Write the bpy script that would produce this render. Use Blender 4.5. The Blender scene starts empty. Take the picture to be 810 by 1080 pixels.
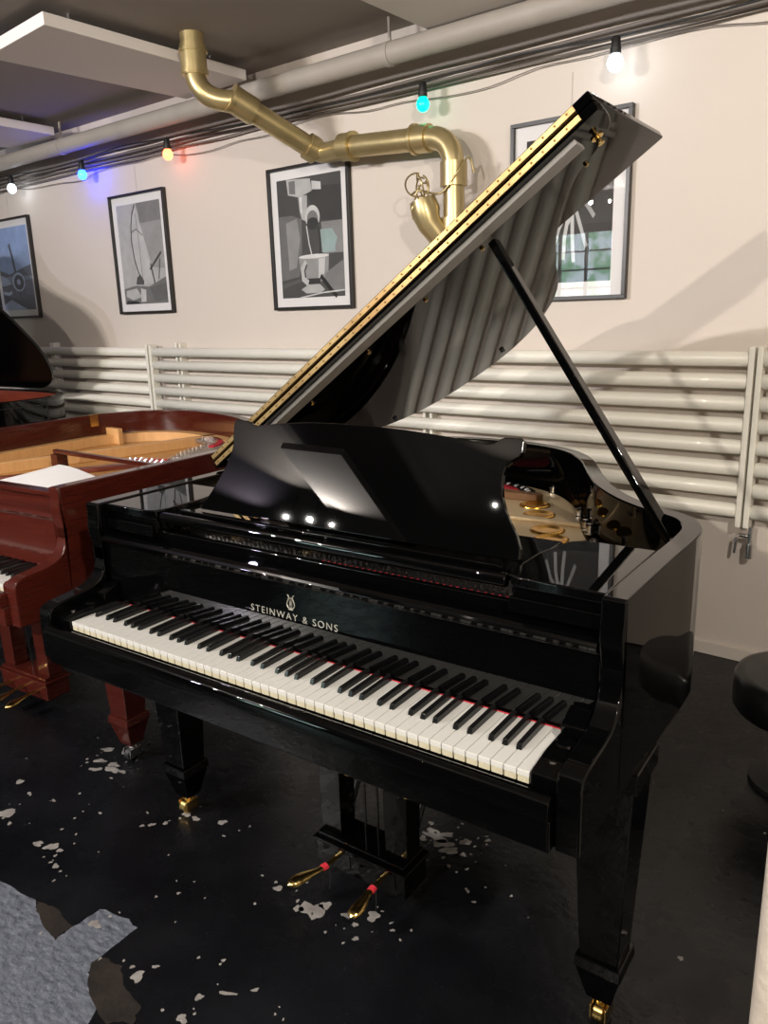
import bpy, bmesh, math, random
from mathutils import Vector, Matrix
random.seed(7)
C = bpy.context.scene.collection
PI = math.pi
S = bpy.context.scene
S.view_settings.view_transform = 'Standard'
S.view_settings.look = 'None'
S.view_settings.gamma = 1.0
S.view_settings.use_curve_mapping = False
S.view_settings.exposure = 0.40

# ------------------------------------------------------------ materials
def lin(h):
    def f(c):
        c /= 255.0
        return c / 12.92 if c <= 0.04045 else ((c + 0.055) / 1.055) ** 2.4
    return (f(h[0]), f(h[1]), f(h[2]), 1.0)

def mat(name, rgb, rough=0.5, metal=0.0, coat=0.0, spec=0.5, noise=None, bump=None, emis=None, estr=0.0, rnoise=None, coat_rough=0.03):
    m = bpy.data.materials.new(name)
    m.use_nodes = True
    nt = m.node_tree
    b = nt.nodes['Principled BSDF']
    b.inputs['Base Color'].default_value = rgb
    b.inputs['Roughness'].default_value = rough
    b.inputs['Metallic'].default_value = metal
    b.inputs['Coat Weight'].default_value = coat
    b.inputs['Coat Roughness'].default_value = coat_rough
    b.inputs['Specular IOR Level'].default_value = spec
    tc = nt.nodes.new('ShaderNodeTexCoord')
    if noise:
        sc, amt, rgb2, stretch = noise
        mp = nt.nodes.new('ShaderNodeMapping'); mp.inputs['Scale'].default_value = stretch
        n = nt.nodes.new('ShaderNodeTexNoise'); n.inputs['Scale'].default_value = sc; n.inputs['Detail'].default_value = 6
        r = nt.nodes.new('ShaderNodeValToRGB')
        r.color_ramp.elements[0].position = 0.5 - amt; r.color_ramp.elements[0].color = rgb
        r.color_ramp.elements[1].position = 0.5 + amt; r.color_ramp.elements[1].color = rgb2
        nt.links.new(tc.outputs['Object'], mp.inputs['Vector']); nt.links.new(mp.outputs[0], n.inputs['Vector'])
        nt.links.new(n.outputs['Fac'], r.inputs['Fac']); nt.links.new(r.outputs['Color'], b.inputs['Base Color'])
    if rnoise:
        sc, lo, hi = rnoise
        n = nt.nodes.new('ShaderNodeTexNoise'); n.inputs['Scale'].default_value = sc; n.inputs['Detail'].default_value = 8
        mr = nt.nodes.new('ShaderNodeMapRange'); mr.inputs['From Min'].default_value = .3; mr.inputs['From Max'].default_value = .7
        mr.inputs['To Min'].default_value = lo; mr.inputs['To Max'].default_value = hi
        nt.links.new(tc.outputs['Object'], n.inputs['Vector']); nt.links.new(n.outputs['Fac'], mr.inputs['Value']); nt.links.new(mr.outputs[0], b.inputs['Roughness'])
    if bump:
        sc, st, dist = bump
        n = nt.nodes.new('ShaderNodeTexNoise'); n.inputs['Scale'].default_value = sc; n.inputs['Detail'].default_value = 8
        bp = nt.nodes.new('ShaderNodeBump'); bp.inputs['Strength'].default_value = st; bp.inputs['Distance'].default_value = dist
        nt.links.new(tc.outputs['Object'], n.inputs['Vector']); nt.links.new(n.outputs['Fac'], bp.inputs['Height']); nt.links.new(bp.outputs[0], b.inputs['Normal'])
    if emis:
        b.inputs['Emission Color'].default_value = emis
        b.inputs['Emission Strength'].default_value = estr
    return m

M = {}
M['black'] = mat('polished_ebony', (.0010, .0010, .0011, 1), .012, spec=.36)
M['ebony2'] = mat('ebony_lacquer', (.0009, .0009, .0010, 1), .03, spec=.12)
M['lidblack'] = mat('lid_black', (.001, .001, .0012, 1), .22, spec=.3)
M['satin'] = mat('satin_black', (.006, .006, .006, 1), .28)
M['matte'] = mat('matte_black', (.008, .008, .008, 1), .6)
M['red'] = mat('mahogany', lin((58, 19, 14)), .16, coat=.4, noise=(9, .25, lin((72, 26, 18)), (1, 1, 14)))
M['redin'] = mat('mahogany_light', lin((120, 52, 34)), .3, coat=.3, noise=(7, .25, lin((96, 38, 26)), (1, 1, 10)))
M['keywhite'] = mat('key_white', lin((196, 195, 191)), .22)
M['keyfront'] = mat('key_front_ivory', lin((190, 184, 160)), .45, noise=(60, .2, lin((176, 168, 142)), (1, 1, 1)))
M['keyblack'] = mat('key_black', (.006, .006, .006, 1), .18)
M['felt'] = mat('red_felt', lin((186, 30, 48)), .95, bump=(300, .3, .001))
M['gold'] = mat('gold_plate', lin((208, 186, 148)), .45, .5, noise=(4, .3, lin((192, 168, 130)), (1, 1, 1)))
M['brownrib'] = mat('brown_felt_rail', lin((104, 72, 40)), .7)
M['plategrey'] = mat('grey_gold_plate', lin((150, 138, 124)), .45, .6)
M['batten'] = mat('batten_wall_reflection', lin((150, 148, 144)), .5)  # grey paints the wall reflection into the black lid batten
M['goldhi'] = mat('gold_ring', lin((214, 160, 60)), .25, .95)
M['brass'] = mat('brass', lin((222, 190, 118)), .2, 1.0)
M['hang'] = mat('nylon_line', lin((170, 164, 156)), .4)
M['hinge'] = mat('hinge_brass', lin((186, 158, 108)), .36, .75, noise=(7, .2, lin((140, 110, 70)), (1, 1, 1)))
M['screw'] = mat('screw_dark', lin((92, 70, 36)), .35, 1.0)
M['chrome'] = mat('steel', (.7, .7, .7, 1), .18, 1.0)
M['string'] = mat('string_steel', (.45, .44, .42, 1), .3, 1.0)
M['board'] = mat('soundboard_spruce', lin((190, 140, 76)), .4, coat=.3, noise=(5, .3, lin((174, 122, 62)), (14, 1, 1)))
M['wood'] = mat('pale_wood', lin((214, 168, 112)), .5, noise=(6, .3, lin((198, 150, 96)), (1, 12, 1)))
M['wall'] = mat('wall_paint', lin((214, 204, 194)), .75, noise=(1.3, .35, lin((208, 198, 188)), (1, 1, 1)), bump=(38, .12, .004))
M['darkwall'] = mat('dark_brown_wall', lin((70, 60, 52)), .8)
M['added_door'] = mat('added_door_greige', lin((128, 119, 110)), .55)
M['pillar'] = mat('pillar_plaster', lin((182, 171, 160)), .8, bump=(26, .55, .01))
M['ceiling'] = mat('ceiling_paint', lin((146, 138, 131)), .85, bump=(20, .15, .004))
M['panel'] = mat('panel_white', lin((226, 220, 216)), .9, bump=(200, .15, .001))
M['radiator'] = mat('radiator_enamel', lin((238, 235, 224)), .38, coat=.2, noise=(3, .3, lin((228, 225, 213)), (1, 1, 1)))
M['pipegrey'] = mat('pipe_paint', lin((168, 161, 152)), .55, noise=(5, .3, lin((152, 146, 138)), (1, 1, 1)))
M['cable'] = mat('cable_grey', lin((108, 101, 96)), .6)
M['rubber'] = mat('rubber_black', (.01, .01, .01, 1), .5)
M['bpipe'] = mat('brass_paint', lin((198, 180, 134)), .33, .72, noise=(8, .25, lin((176, 158, 112)), (1, 1, 1)), bump=(30, .12, .004))
M['frame'] = mat('frame_black', (.02, .018, .017, 1), .35)
M['mount'] = mat('mount_white', lin((226, 224, 224)), .8)
M['paper'] = mat('paper_white', lin((240, 240, 240)), .8)
M['letters'] = mat('lettering_silver', lin((190, 186, 176)), .35, .6)
M['glass'] = None
def glass():
    m = bpy.data.materials.new('picture_glass'); m.use_nodes = True
    nt = m.node_tree; nt.nodes.clear()
    o = nt.nodes.new('ShaderNodeOutputMaterial'); mx = nt.nodes.new('ShaderNodeMixShader')
    t = nt.nodes.new('ShaderNodeBsdfTransparent'); g = nt.nodes.new('ShaderNodeBsdfGlossy'); g.inputs['Roughness'].default_value = .005
    f = nt.nodes.new('ShaderNodeFresnel'); f.inputs['IOR'].default_value = 1.55
    ge = nt.nodes.new('ShaderNodeNewGeometry'); iv = nt.nodes.new('ShaderNodeMath'); iv.operation = 'SUBTRACT'; iv.inputs[0].default_value = 1
    mu = nt.nodes.new('ShaderNodeMath'); mu.operation = 'MULTIPLY'
    nt.links.new(ge.outputs['Backfacing'], iv.inputs[1]); nt.links.new(iv.outputs[0], mu.inputs[0]); nt.links.new(f.outputs[0], mu.inputs[1])
    nt.links.new(mu.outputs[0], mx.inputs[0]); nt.links.new(t.outputs[0], mx.inputs[1]); nt.links.new(g.outputs[0], mx.inputs[2])
    nt.links.new(mx.outputs[0], o.inputs[0]); return m
M['glass'] = glass()
def grey(v, tint=(1, 1, 1)):
    k = 'print_%d_%d%d%d' % (v, tint[0] * 100, tint[1] * 100, tint[2] * 100)
    if k not in M:
        M[k] = mat(k, lin((v * tint[0], v * tint[1], v * tint[2])), .7, noise=(14, .3, lin((v * .86 * tint[0], v * .86 * tint[1], v * .86 * tint[2])), (1, 1, 1)))
    return M[k]
# floor: worn black paint
def floor_mat():
    m = bpy.data.materials.new('worn_black_floor'); m.use_nodes = True
    nt = m.node_tree; b = nt.nodes['Principled BSDF']
    tc = nt.nodes.new('ShaderNodeTexCoord')
    def nz(s, d=8, rough=.6):
        n = nt.nodes.new('ShaderNodeTexNoise'); n.inputs['Scale'].default_value = s; n.inputs['Detail'].default_value = d; n.inputs['Roughness'].default_value = rough
        nt.links.new(tc.outputs['Object'], n.inputs['Vector']); return n
    base = nt.nodes.new('ShaderNodeValToRGB'); n1 = nz(2.2)
    base.color_ramp.elements[0].position = .35; base.color_ramp.elements[0].color = (.0024, .0026, .0034, 1)
    base.color_ramp.elements[1].position = .75; base.color_ramp.elements[1].color = (.008, .0084, .0105, 1)
    nt.links.new(n1.outputs['Fac'], base.inputs['Fac'])
    n2 = nz(26, 3, .5); r2 = nt.nodes.new('ShaderNodeValToRGB')
    r2.color_ramp.elements[0].position = .755; r2.color_ramp.elements[0].color = (0, 0, 0, 1)
    r2.color_ramp.elements[1].position = .77; r2.color_ramp.elements[1].color = (1, 1, 1, 1)
    nt.links.new(n2.outputs['Fac'], r2.inputs['Fac'])
    mx = nt.nodes.new('ShaderNodeMix'); mx.data_type = 'RGBA'
    nt.links.new(r2.outputs['Color'], mx.inputs[0]); nt.links.new(base.outputs['Color'], mx.inputs[6]); mx.inputs[7].default_value = lin((120, 116, 112))
    nt.links.new(mx.outputs[2], b.inputs['Base Color'])
    b.inputs['Specular IOR Level'].default_value = .32
    n3 = nz(5, 8, .65); mr = nt.nodes.new('ShaderNodeMapRange')
    mr.inputs['From Min'].default_value = .3; mr.inputs['From Max'].default_value = .7; mr.inputs['To Min'].default_value = .16; mr.inputs['To Max'].default_value = .38
    nt.links.new(n3.outputs['Fac'], mr.inputs['Value']); nt.links.new(mr.outputs[0], b.inputs['Roughness'])
    n4 = nz(45, 6, .6); n5 = nz(7, 4, .5); ad = nt.nodes.new('ShaderNodeMath'); ad.operation = 'ADD'
    nt.links.new(n4.outputs['Fac'], ad.inputs[0]); nt.links.new(n5.outputs['Fac'], ad.inputs[1])
    bp = nt.nodes.new('ShaderNodeBump'); bp.inputs['Strength'].default_value = .22; bp.inputs['Distance'].default_value = .006
    nt.links.new(ad.outputs[0], bp.inputs['Height']); nt.links.new(bp.outputs[0], b.inputs['Normal'])
    return m
M['floor'] = floor_mat()
M['chip'] = mat('bare_concrete_chip', lin((140, 138, 134)), .6, noise=(30, .25, lin((112, 106, 104)), (1, 1, 1)), bump=(60, .3, .003))

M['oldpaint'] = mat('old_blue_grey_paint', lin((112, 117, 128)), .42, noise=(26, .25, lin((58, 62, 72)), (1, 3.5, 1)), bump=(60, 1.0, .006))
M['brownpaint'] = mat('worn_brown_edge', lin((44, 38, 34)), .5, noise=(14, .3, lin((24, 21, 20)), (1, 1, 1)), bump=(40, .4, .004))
# ------------------------------------------------------------ mesh builder
class MB:
    def __init__(s):
        s.v = []; s.f = []; s.m = []
    def add(s, vs, fs, mi=0):
        o = len(s.v); s.v += [tuple(p) for p in vs]
        for f in fs:
            s.f.append(tuple(i + o for i in f)); s.m.append(mi)
        return s
    def box(s, x0, x1, y0, y1, z0, z1, mi=0):
        vs = [(x, y, z) for z in (z0, z1) for y in (y0, y1) for x in (x0, x1)]
        return s.add(vs, [(0, 2, 3, 1), (4, 5, 7, 6), (0, 1, 5, 4), (2, 6, 7, 3), (0, 4, 6, 2), (1, 3, 7, 5)], mi)
    def frustum(s, c0, h0, c1, h1, z0, z1, mi=0):
        vs = []
        for (cx, cy), (hx, hy), z in ((c0, h0, z0), (c1, h1, z1)):
            vs += [(cx - hx, cy - hy, z), (cx + hx, cy - hy, z), (cx + hx, cy + hy, z), (cx - hx, cy + hy, z)]
        return s.add(vs, [(3, 2, 1, 0), (4, 5, 6, 7), (0, 1, 5, 4), (1, 2, 6, 5), (2, 3, 7, 6), (3, 0, 4, 7)], mi)
    def prism(s, poly, fn, a, b, mi=0):
        # poly: list of 2d; fn(u,v,w)->xyz ; extruded w from a to b
        n = len(poly)
        vs = [fn(u, v, a) for u, v in poly] + [fn(u, v, b) for u, v in poly]
        fs = [tuple(range(n))[::-1], tuple(range(n, 2 * n))]
        for i in range(n):
            j = (i + 1) % n
            fs.append((i, j, n + j, n + i))
        return s.add(vs, fs, mi)
    def band(s, outer, inner, z0, z1, mi=0, closed=False):
        n = len(outer)
        vs = [(x, y, z0) for x, y in outer] + [(x, y, z1) for x, y in outer] + [(x, y, z1) for x, y in inner] + [(x, y, z0) for x, y in inner]
        fs = []
        for i in range(n if closed else n - 1):
            j = (i + 1) % n
            for k in range(4):
                k2 = (k + 1) % 4
                fs.append((k * n + i, k * n + j, k2 * n + j, k2 * n + i))
        if not closed:
            fs.append((0, n, 2 * n, 3 * n)); e = n - 1
            fs.append((3 * n + e, 2 * n + e, n + e, e))
        return s.add(vs, fs, mi)
    def tube(s, pts, r, seg=10, mi=0, cap=True):
        pts = [Vector(p) for p in pts]; n = len(pts)
        rs = r if isinstance(r, (list, tuple)) else [r] * n
        up = None; vs = []
        for i, p in enumerate(pts):
            t = (pts[min(i + 1, n - 1)] - pts[max(i - 1, 0)]).normalized()
            if up is None:
                up = Vector((0, 0, 1)) if abs(t.z) < .9 else Vector((0, 1, 0))
            a = (up - t * up.dot(t)).normalized(); b = t.cross(a); up = a
            for k in range(seg):
                w = 2 * PI * k / seg
                vs.append(p + (a * math.cos(w) + b * math.sin(w)) * rs[i])
        fs = []
        for i in range(n - 1):
            for k in range(seg):
                k2 = (k + 1) % seg
                fs.append((i * seg + k, i * seg + k2, (i + 1) * seg + k2, (i + 1) * seg + k))
        if cap:
            fs.append(tuple(range(seg))[::-1]); fs.append(tuple(range((n - 1) * seg, n * seg)))
        return s.add(vs, fs, mi)
    def lathe(s, prof, org=(0, 0, 0), axis=(0, 0, 1), seg=24, mi=0):
        ax = Vector(axis).normalized(); o = Vector(org)
        a = Vector((1, 0, 0)) if abs(ax.x) < .9 else Vector((0, 1, 0))
        a = (a - ax * a.dot(ax)).normalized(); b = ax.cross(a)
        vs = []
        for r, h in prof:
            for k in range(seg):
                w = 2 * PI * k / seg
                vs.append(o + ax * h + (a * math.cos(w) + b * math.sin(w)) * max(r, 1e-5))
        n = len(prof); fs = []
        for i in range(n - 1):
            for k in range(seg):
                k2 = (k + 1) % seg
                fs.append((i * seg + k, i * seg + k2, (i + 1) * seg + k2, (i + 1) * seg + k))
        fs.append(tuple(range(seg))[::-1]); fs.append(tuple(range((n - 1) * seg, n * seg)))
        return s.add(vs, fs, mi)
    def build(s, name, mats, parent=None, smooth=40, bevel=0, seg=2, loc=None, rotz=0, kind=None):
        me = bpy.data.meshes.new(name)
        me.from_pydata(s.v, [], s.f)
        if not isinstance(mats, (list, tuple)): mats = [mats]
        for m_ in mats: me.materials.append(m_)
        me.polygons.foreach_set('material_index', s.m)
        bm = bmesh.new(); bm.from_mesh(me)
        bmesh.ops.recalc_face_normals(bm, faces=bm.faces)
        if smooth:
            for f in bm.faces: f.smooth = True
            for e in bm.edges:
                if len(e.link_faces) == 2:
                    e.smooth = e.calc_face_angle(0) < math.radians(smooth)
                else: e.smooth = False
        bm.to_mesh(me); bm.free()
        o = bpy.data.objects.new(name, me); C.objects.link(o)
        if parent: o.parent = parent
        if loc: o.location = loc
        o.rotation_euler.z = rotz
        if bevel:
            b = o.modifiers.new('bevel', 'BEVEL'); b.width = bevel; b.segments = seg; b.limit_method = 'ANGLE'; b.angle_limit = math.radians(35); b.harden_normals = True
        if kind: o['kind'] = kind
        return o

def root(name, label, cat, loc=(0, 0, 0), rotz=0, group=None):
    o = bpy.data.objects.new(name, None); C.objects.link(o)
    o.location = loc; o.rotation_euler = (0, 0, rotz); o.empty_display_size = .1
    o['label'] = label; o['category'] = cat
    if group: o['group'] = group
    return o
def tag(o, label, cat, group=None):
    o['label'] = label; o['category'] = cat
    if group: o['group'] = group
    return o
def struct(mb, name, m, **k):
    return mb.build(name, m, kind='structure', **k)

def cr(pts, n=6, closed=False):
    P = [Vector(p) for p in pts]; out = []; N = len(P)
    R = range(N) if closed else range(N - 1)
    for i in R:
        a = P[(i - 1) % N] if (closed or i > 0) else P[0] * 2 - P[1]
        b = P[i]; c = P[(i + 1) % N]
        d = P[(i + 2) % N] if (closed or i + 2 < N) else P[-1] * 2 - P[-2]
        for k in range(n):
            u = k / n
            out.append(.5 * ((2 * b) + (c - a) * u + (2 * a - 5 * b + 4 * c - d) * u * u + (3 * b - a - 3 * c + d) * u ** 3))
    if not closed: out.append(P[-1].copy())
    return out
def offset(poly, d, closed=False):
    out = []; n = len(poly)
    for i in range(n):
        a = poly[(i - 1) % n] if (closed or i) else poly[0]
        b = poly[(i + 1) % n] if (closed or i < n - 1) else poly[-1]
        t = Vector((b[0] - a[0], b[1] - a[1])).normalized()
        out.append((poly[i][0] - t.y * d, poly[i][1] + t.x * d))
    return out

# ------------------------------------------------------------ piano pieces (local frame: x along keys, y away from player)
XL, XR = -.096, 1.321
RIM_Z0, RIM_Z1 = .63, .996
OUT_S = [(1.321, .15), (1.323, .40), (1.326, .56), (1.318, .645), (1.285, .715), (1.235, .757), (1.175, .79), (1.10, .855), (1.02, .955), (.955, 1.07),
         (.905, 1.17), (.85, 1.275), (.775, 1.375), (.675, 1.45), (.55, 1.495), (.40, 1.515), (.24, 1.50), (.10, 1.43), (-.01, 1.31), (-.075, 1.15), (-.096, .98), (-.096, .6), (-.096, .15)]
OUT_R = [(1.321, .15), (1.321, .45), (1.321, .80), (1.315, .93), (1.27, 1.06), (1.18, 1.19), (1.06, 1.33), (.91, 1.46), (.75, 1.56),
         (.56, 1.635), (.36, 1.68), (.20, 1.675), (.05, 1.61), (-.06, 1.48), (-.115, 1.32), (-.12, 1.1), (-.11, .6), (-.10, .15)]
def smooth_outline(o):
    return [(p.x, p.y) for p in cr([(a, b, 0) for a, b in o], 5)]

def build_rim(t, m, out, th=.042, inner_mat=None):
    o = smooth_outline(out); i = offset(o, th)
    mb = MB().band(o, i, RIM_Z0, RIM_Z1)
    return mb.build('rim', m, t, bevel=.004, seg=3)

ARM = [(-.028, .63), (-.028, .735), (-.026, .752), (-.018, .765), (-.004, .771), (.03, .775), (.07, .779), (.10, .785), (.125, .797), (.142, .818), (.150, .845),
       (.150, .875), (.142, .905), (.138, .93), (.140, .945), (.142, .96), (.142, .996), (.152, .996), (.152, .63)]
def build_arm(t, m, x0, x1):
    mb = MB().prism(ARM, lambda u, v, w: (w, u, v), x0, x1)
    return mb.build('arm', m, t, bevel=.005, seg=3)

def white_key_mesh():
    mb = MB(); w = .0224
    mb.box(0, w, .0, .151, .724, .735, 0)
    mb.box(.0006, w - .0006, .0006, .151, .7125, .7245, 1)
    return mb
def build_keys(t, i0=0, i1=52):
    first = None; n = 0
    for i in range(i0, i1):
        x = i * .02356 + .0004
        if first is None:
            o = white_key_mesh().build('white_key', [M['keywhite'], M['keyfront']], t, bevel=.0012, seg=2, loc=(x, 0, 0)); first = o
        else:
            o = first.copy(); C.objects.link(o); o.parent = t; o.location = (x, 0, 0)
    fb = None
    for i in range(i0, i1 - 1):
        k = i % 7
        if k in (0, 2, 3, 5, 6):
            dx = {0: .0025, 2: -.0025, 3: .0025, 5: -.003, 6: 0}[k]
            x = (i + 1) * .02356 + dx
            if fb is None:
                mb = MB(); a = .0056; b = .0045
                vs = [(-a, .051, .733), (a, .051, .733), (a, .150, .733), (-a, .150, .733), (-b, .0555, .7455), (b, .0555, .7455), (b, .150, .7475), (-b, .150, .7475)]
                mb.add(vs, [(3, 2, 1, 0), (4, 5, 6, 7), (0, 1, 5, 4), (1, 2, 6, 5), (2, 3, 7, 6), (3, 0, 4, 7)])
                fb = mb.build('black_key', M['keyblack'], t, bevel=.0014, seg=3, loc=(x, 0, 0)); o = fb
            else:
                o = fb.copy(); C.objects.link(o); o.parent = t; o.location = (x, 0, 0)

def build_front(t, m, x0=-.052, x1=1.279, y_off=0):
    # keybed, key slip, key blocks, felt, fallboard
    mb = MB().box(x0 + .001, x1 - .001, -.043, .62, .632, .6885)
    mb.build('keybed', m, t, bevel=.004, seg=2)
    prof = [(-.050, .690), (-.050, .712), (-.048, .720), (-.043, .7255), (-.036, .7275), (-.028, .7275), (-.014, .7185), (-.008, .710), (-.008, .690)]
    MB().prism(prof, lambda u, v, w: (w, u, v), x0 + .002, x1 - .002).build('key_slip', m, t, bevel=.0015)
    for sx in (0, 1):
        a, b = ((x0 + .0005, -.003) if sx == 0 else (1.2275, x1 - .0005))
        kb = [(-.0065, .690), (-.0065, .738), (.002, .745), (.055, .752), (.075, .752), (.152, .752), (.152, .690)]
        k = MB().prism(kb, lambda u, v, w: (w, u, v), a, b).build('key_block', m, t, bevel=.004, seg=3)
        cx = (a + b) / 2
        MB().lathe([(.006, 0), (.006, .0015), (.004, .003), (0, .003)], (cx, .025, .7480), seg=16).build('screw', M['chrome'], k)
        MB().lathe([(.019, .0), (.019, .004), (.016, .007), (.0, .007)], (cx, .08, .7515), seg=24).build('block_disc', m, k)
        MB().prism([(.105, .752), (.105, .772), (.15, .79), (.15, .752)], lambda u, v, w: (w, u, v), a + .004, b - .004).build('block_cap', m, k, bevel=.003)
    MB().box(.0, 1.2252, .1498, .1535, .7342, .7356).build('felt_strip', M['felt'], t)
    fp = [(.1535, .742), (.160, .888), (.154, .893), (.146, .898), (.143, .905), (.147, .912), (.157, .916), (.196, .916), (.196, .742)]
    f = MB().prism(fp, lambda u, v, w: (w, u, v), -.05, 1.275).build('fallboard', m, t, smooth=0, bevel=.0015, seg=2)
    return f

def build_leg(t, m, cx, cy, ztop=.632, half=.066, cm='brass', wm_='brass'):
    mb = MB()
    mb.frustum((cx, cy), (half, half), (cx, cy), (half, half), ztop - .045, ztop)
    mb.frustum((cx, cy), (.040, .040), (cx, cy), (half - .008, half - .008), .17, ztop - .045)
    mb.frustum((cx, cy), (.049, .049), (cx, cy), (.047, .047), .145, .172)
    mb.frustum((cx, cy), (.026, .026), (cx, cy), (.046, .046), .062, .146)
    l = mb.build('leg', m, t, bevel=.003, seg=2)
    c = MB()
    c.lathe([(.014, 0), (.014, .02), (.02, .024), (.02, .03)], (cx, cy, .036), seg=16)
    c.box(cx - .018, cx - .0135, cy - .026, cy + .02, .012, .045); c.box(cx + .0135, cx + .018, cy - .026, cy + .02, .012, .045)
    cs = c.build('caster', M[cm], l, bevel=.001)
    MB().lathe([(.018, -.012), (.0225, -.009), (.0225, .009), (.018, .012)], (cx, cy - .008, .0225), (1, 0, 0), seg=20).build('wheel', M[wm_], l)
    return l

def pedal_path(x, splay=0, y0=.35):
    return [(x, y0, .083), (x, y0 - .03, .081), (x + splay * .3, y0 - .06, .078), (x + splay * .8, y0 - .085, .072), (x + splay * 1.2, y0 - .105, .068), (x + splay * 1.4, y0 - .120, .066), (x + splay * 1.5, y0 - .130, .065), (x + splay * 1.6, y0 - .142, .0645)]
def build_lyre(t, m, xc, yc, xs, hw, felt=True, post_dx=.1, side=(.0, .0), pm='brass'):
    MB().box(xc - hw, xc + hw, yc - .05, yc + .05, .045, .112).box(xc - hw - .007, xc + hw + .007, yc - .057, yc + .057, .112, .122).box(xc - hw + .004, xc + hw - .004, yc - .047, yc + .047, .122, .136).build('lyre_box', m, t, bevel=.003)
    for dx in (-post_dx, post_dx):
        MB().frustum((xc + dx, yc), (.033, .030), (xc + dx, yc), (.040, .034), .136, .633).build('lyre_post', m, t, bevel=.003)
    for dx in (-post_dx, post_dx):
        MB().tube([(xc + dx, yc + .04, .128), (xc + dx * 1.1, yc + .33, .634)], .009, 10).build('lyre_brace', M['satin'], t)
    MB().tube([(xc - .02, yc + .01, .13), (xc - .02, yc + .01, .634)], .0035, 8).tube([(xc + .02, yc + .01, .13), (xc + .02, yc + .01, .634)], .0035, 8).build('pedal_rod', M['satin'], t)
    for x, sp in xs:
        pts = cr(pedal_path(x, sp, yc - .045), 4)
        pts = pts[:-2] + [pts[-2].lerp(pts[-1], q) for q in (0, .4, .75, .95)]
        n = len(pts); rs = []
        K = [(0, .008), (.35, .008), (.5, .0105), (.66, .0155), (.80, .0185), (.90, .0165), (.96, .011), (1, .002)]
        tot = [0]
        for i in range(1, n): tot.append(tot[-1] + (pts[i] - pts[i - 1]).length)
        for i in range(n):
            u = tot[i] / tot[-1]
            for (u0, r0), (u1, r1) in zip(K, K[1:]):
                if u0 <= u <= u1 + 1e-9: rs.append(r0 + (r1 - r0) * (u - u0) / (u1 - u0)); break
        mb = MB().tube(pts, rs, 14)
        mb.v = [(a, b, .072 + (c - .072) * .62) for a, b, c in mb.v]
        pd = mb.build('pedal', M[pm], t, smooth=80)
        if felt:
            mb = MB().tube([(x + sp * .1, yc - .083, .0775), (x + sp * .25, yc - .097, .0765)],   .0105, 12)
            mb.v = [(a, b, .0755 + (c - .077) * .75) for a, b, c in mb.v]
            mb.build('pedal_ribbon', M['felt'], pd)
            MB().tube([(x + .012, yc - .09, .072), (x + .014, yc - .092, .05), (x + .013, yc - .095, .02)], .0015, 6).build('ribbon_tail', M['matte'], pd)

# ============================================================ THE BLACK GRAND PIANO
bp = root('grand_piano', 'polished black grand piano in the foreground with its lid propped wide open', 'piano', (0, 0, 0))
BK = M['black']
build_rim(bp, BK, OUT_S)
build_arm(bp, BK, 1.2785, 1.3215); build_arm(bp, BK, -.0965, -.0515)
build_front(bp, BK)
build_keys(bp)
# rear rail behind fallboard and the red cloth strip over the pin block
MB().box(-.05, 1.275, .198, .214, .875, .936).build('front_rail', BK, bp, bevel=.003)
MB().box(-.05, 1.275, .150, .62, .690, .700).build('action_cover', M['satin'], bp)
# bottom of the case
o = smooth_outline(OUT_S); inn = offset(o, .03)
def nearf(poly, y): return [(x, max(yy, y)) for x, yy in poly]
MB().prism(nearf(inn, .45), lambda u, v, w: (u, v, w), .80, .815).build('soundboard', M['board'], bp)
# beams under the case
for a, b in (((.2, .64), (.35, 1.4)), ((.62, .64), (.45, 1.45)), ((1.05, .64), (.6, 1.4))):
    MB().prism([(a[0] - .03, a[1]), (a[0] + .03, a[1]), (b[0] + .03, b[1]), (b[0] - .03, b[1])], lambda u, v, w: (u, v, w), .64, .78).build('case_beam', M['satin'], bp)
# gold iron plate
def in_plate():
    base = [(-.045, .405), (1.07, .405), (1.14, .45), (1.16, .56), (1.14, .66), (1.06, .76), (.985, .87), (.92, 1.0), (.865, 1.13), (.79, 1.24), (.70, 1.33), (.55, 1.40), (.40, 1.43), (.24, 1.41), (.11, 1.34), (.02, 1.2), (-.03, 1.05), (-.05, .9), (-.05, .5)]
    return base
pl = in_plate()
iron = MB().prism([(p.x, p.y) for p in cr([(a, b, 0) for a, b in pl], 3, True)], lambda u, v, w: (u, v, w), .845, .862).build('iron_plate', M['gold'], bp, bevel=.004, seg=3)
for x, y in ((.714, 1.15), (.774, 1.045), (.861, .905), (.905, .825)):
    MB().lathe([(.048, .0), (.047, .003), (.043, .005), (.040, .005), (.030, .0005), (.022, .0002), (.0, .0002)], (x, y, .8625), seg=36).build('plate_ring', M['goldhi'], iron)
def bolt(x, y, h=.028, r=.009):
    MB().lathe([(r * 1.5, 0), (r * 1.5, .004), (r, .006), (r, h * .6), (r * 1.25, h * .62), (r * 1.25, h * .85), (r * .7, h), (0, h)], (x, y, .862), seg=14).build('plate_bolt', M['chrome'], iron)
for x, y in ((.885, 1.08), (.945, .965), (.97, .93), (1.03, .80), (.70, 1.32), (.66, .74)):
    bolt(x, y)
for x, y in ((.72, .78),):
    MB().lathe([(.016, 0), (.02, .03), (.016, .045), (.008, .052), (0, .052)], (x, y, .862), seg=16).build('plate_post', M['gold'], iron)
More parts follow.
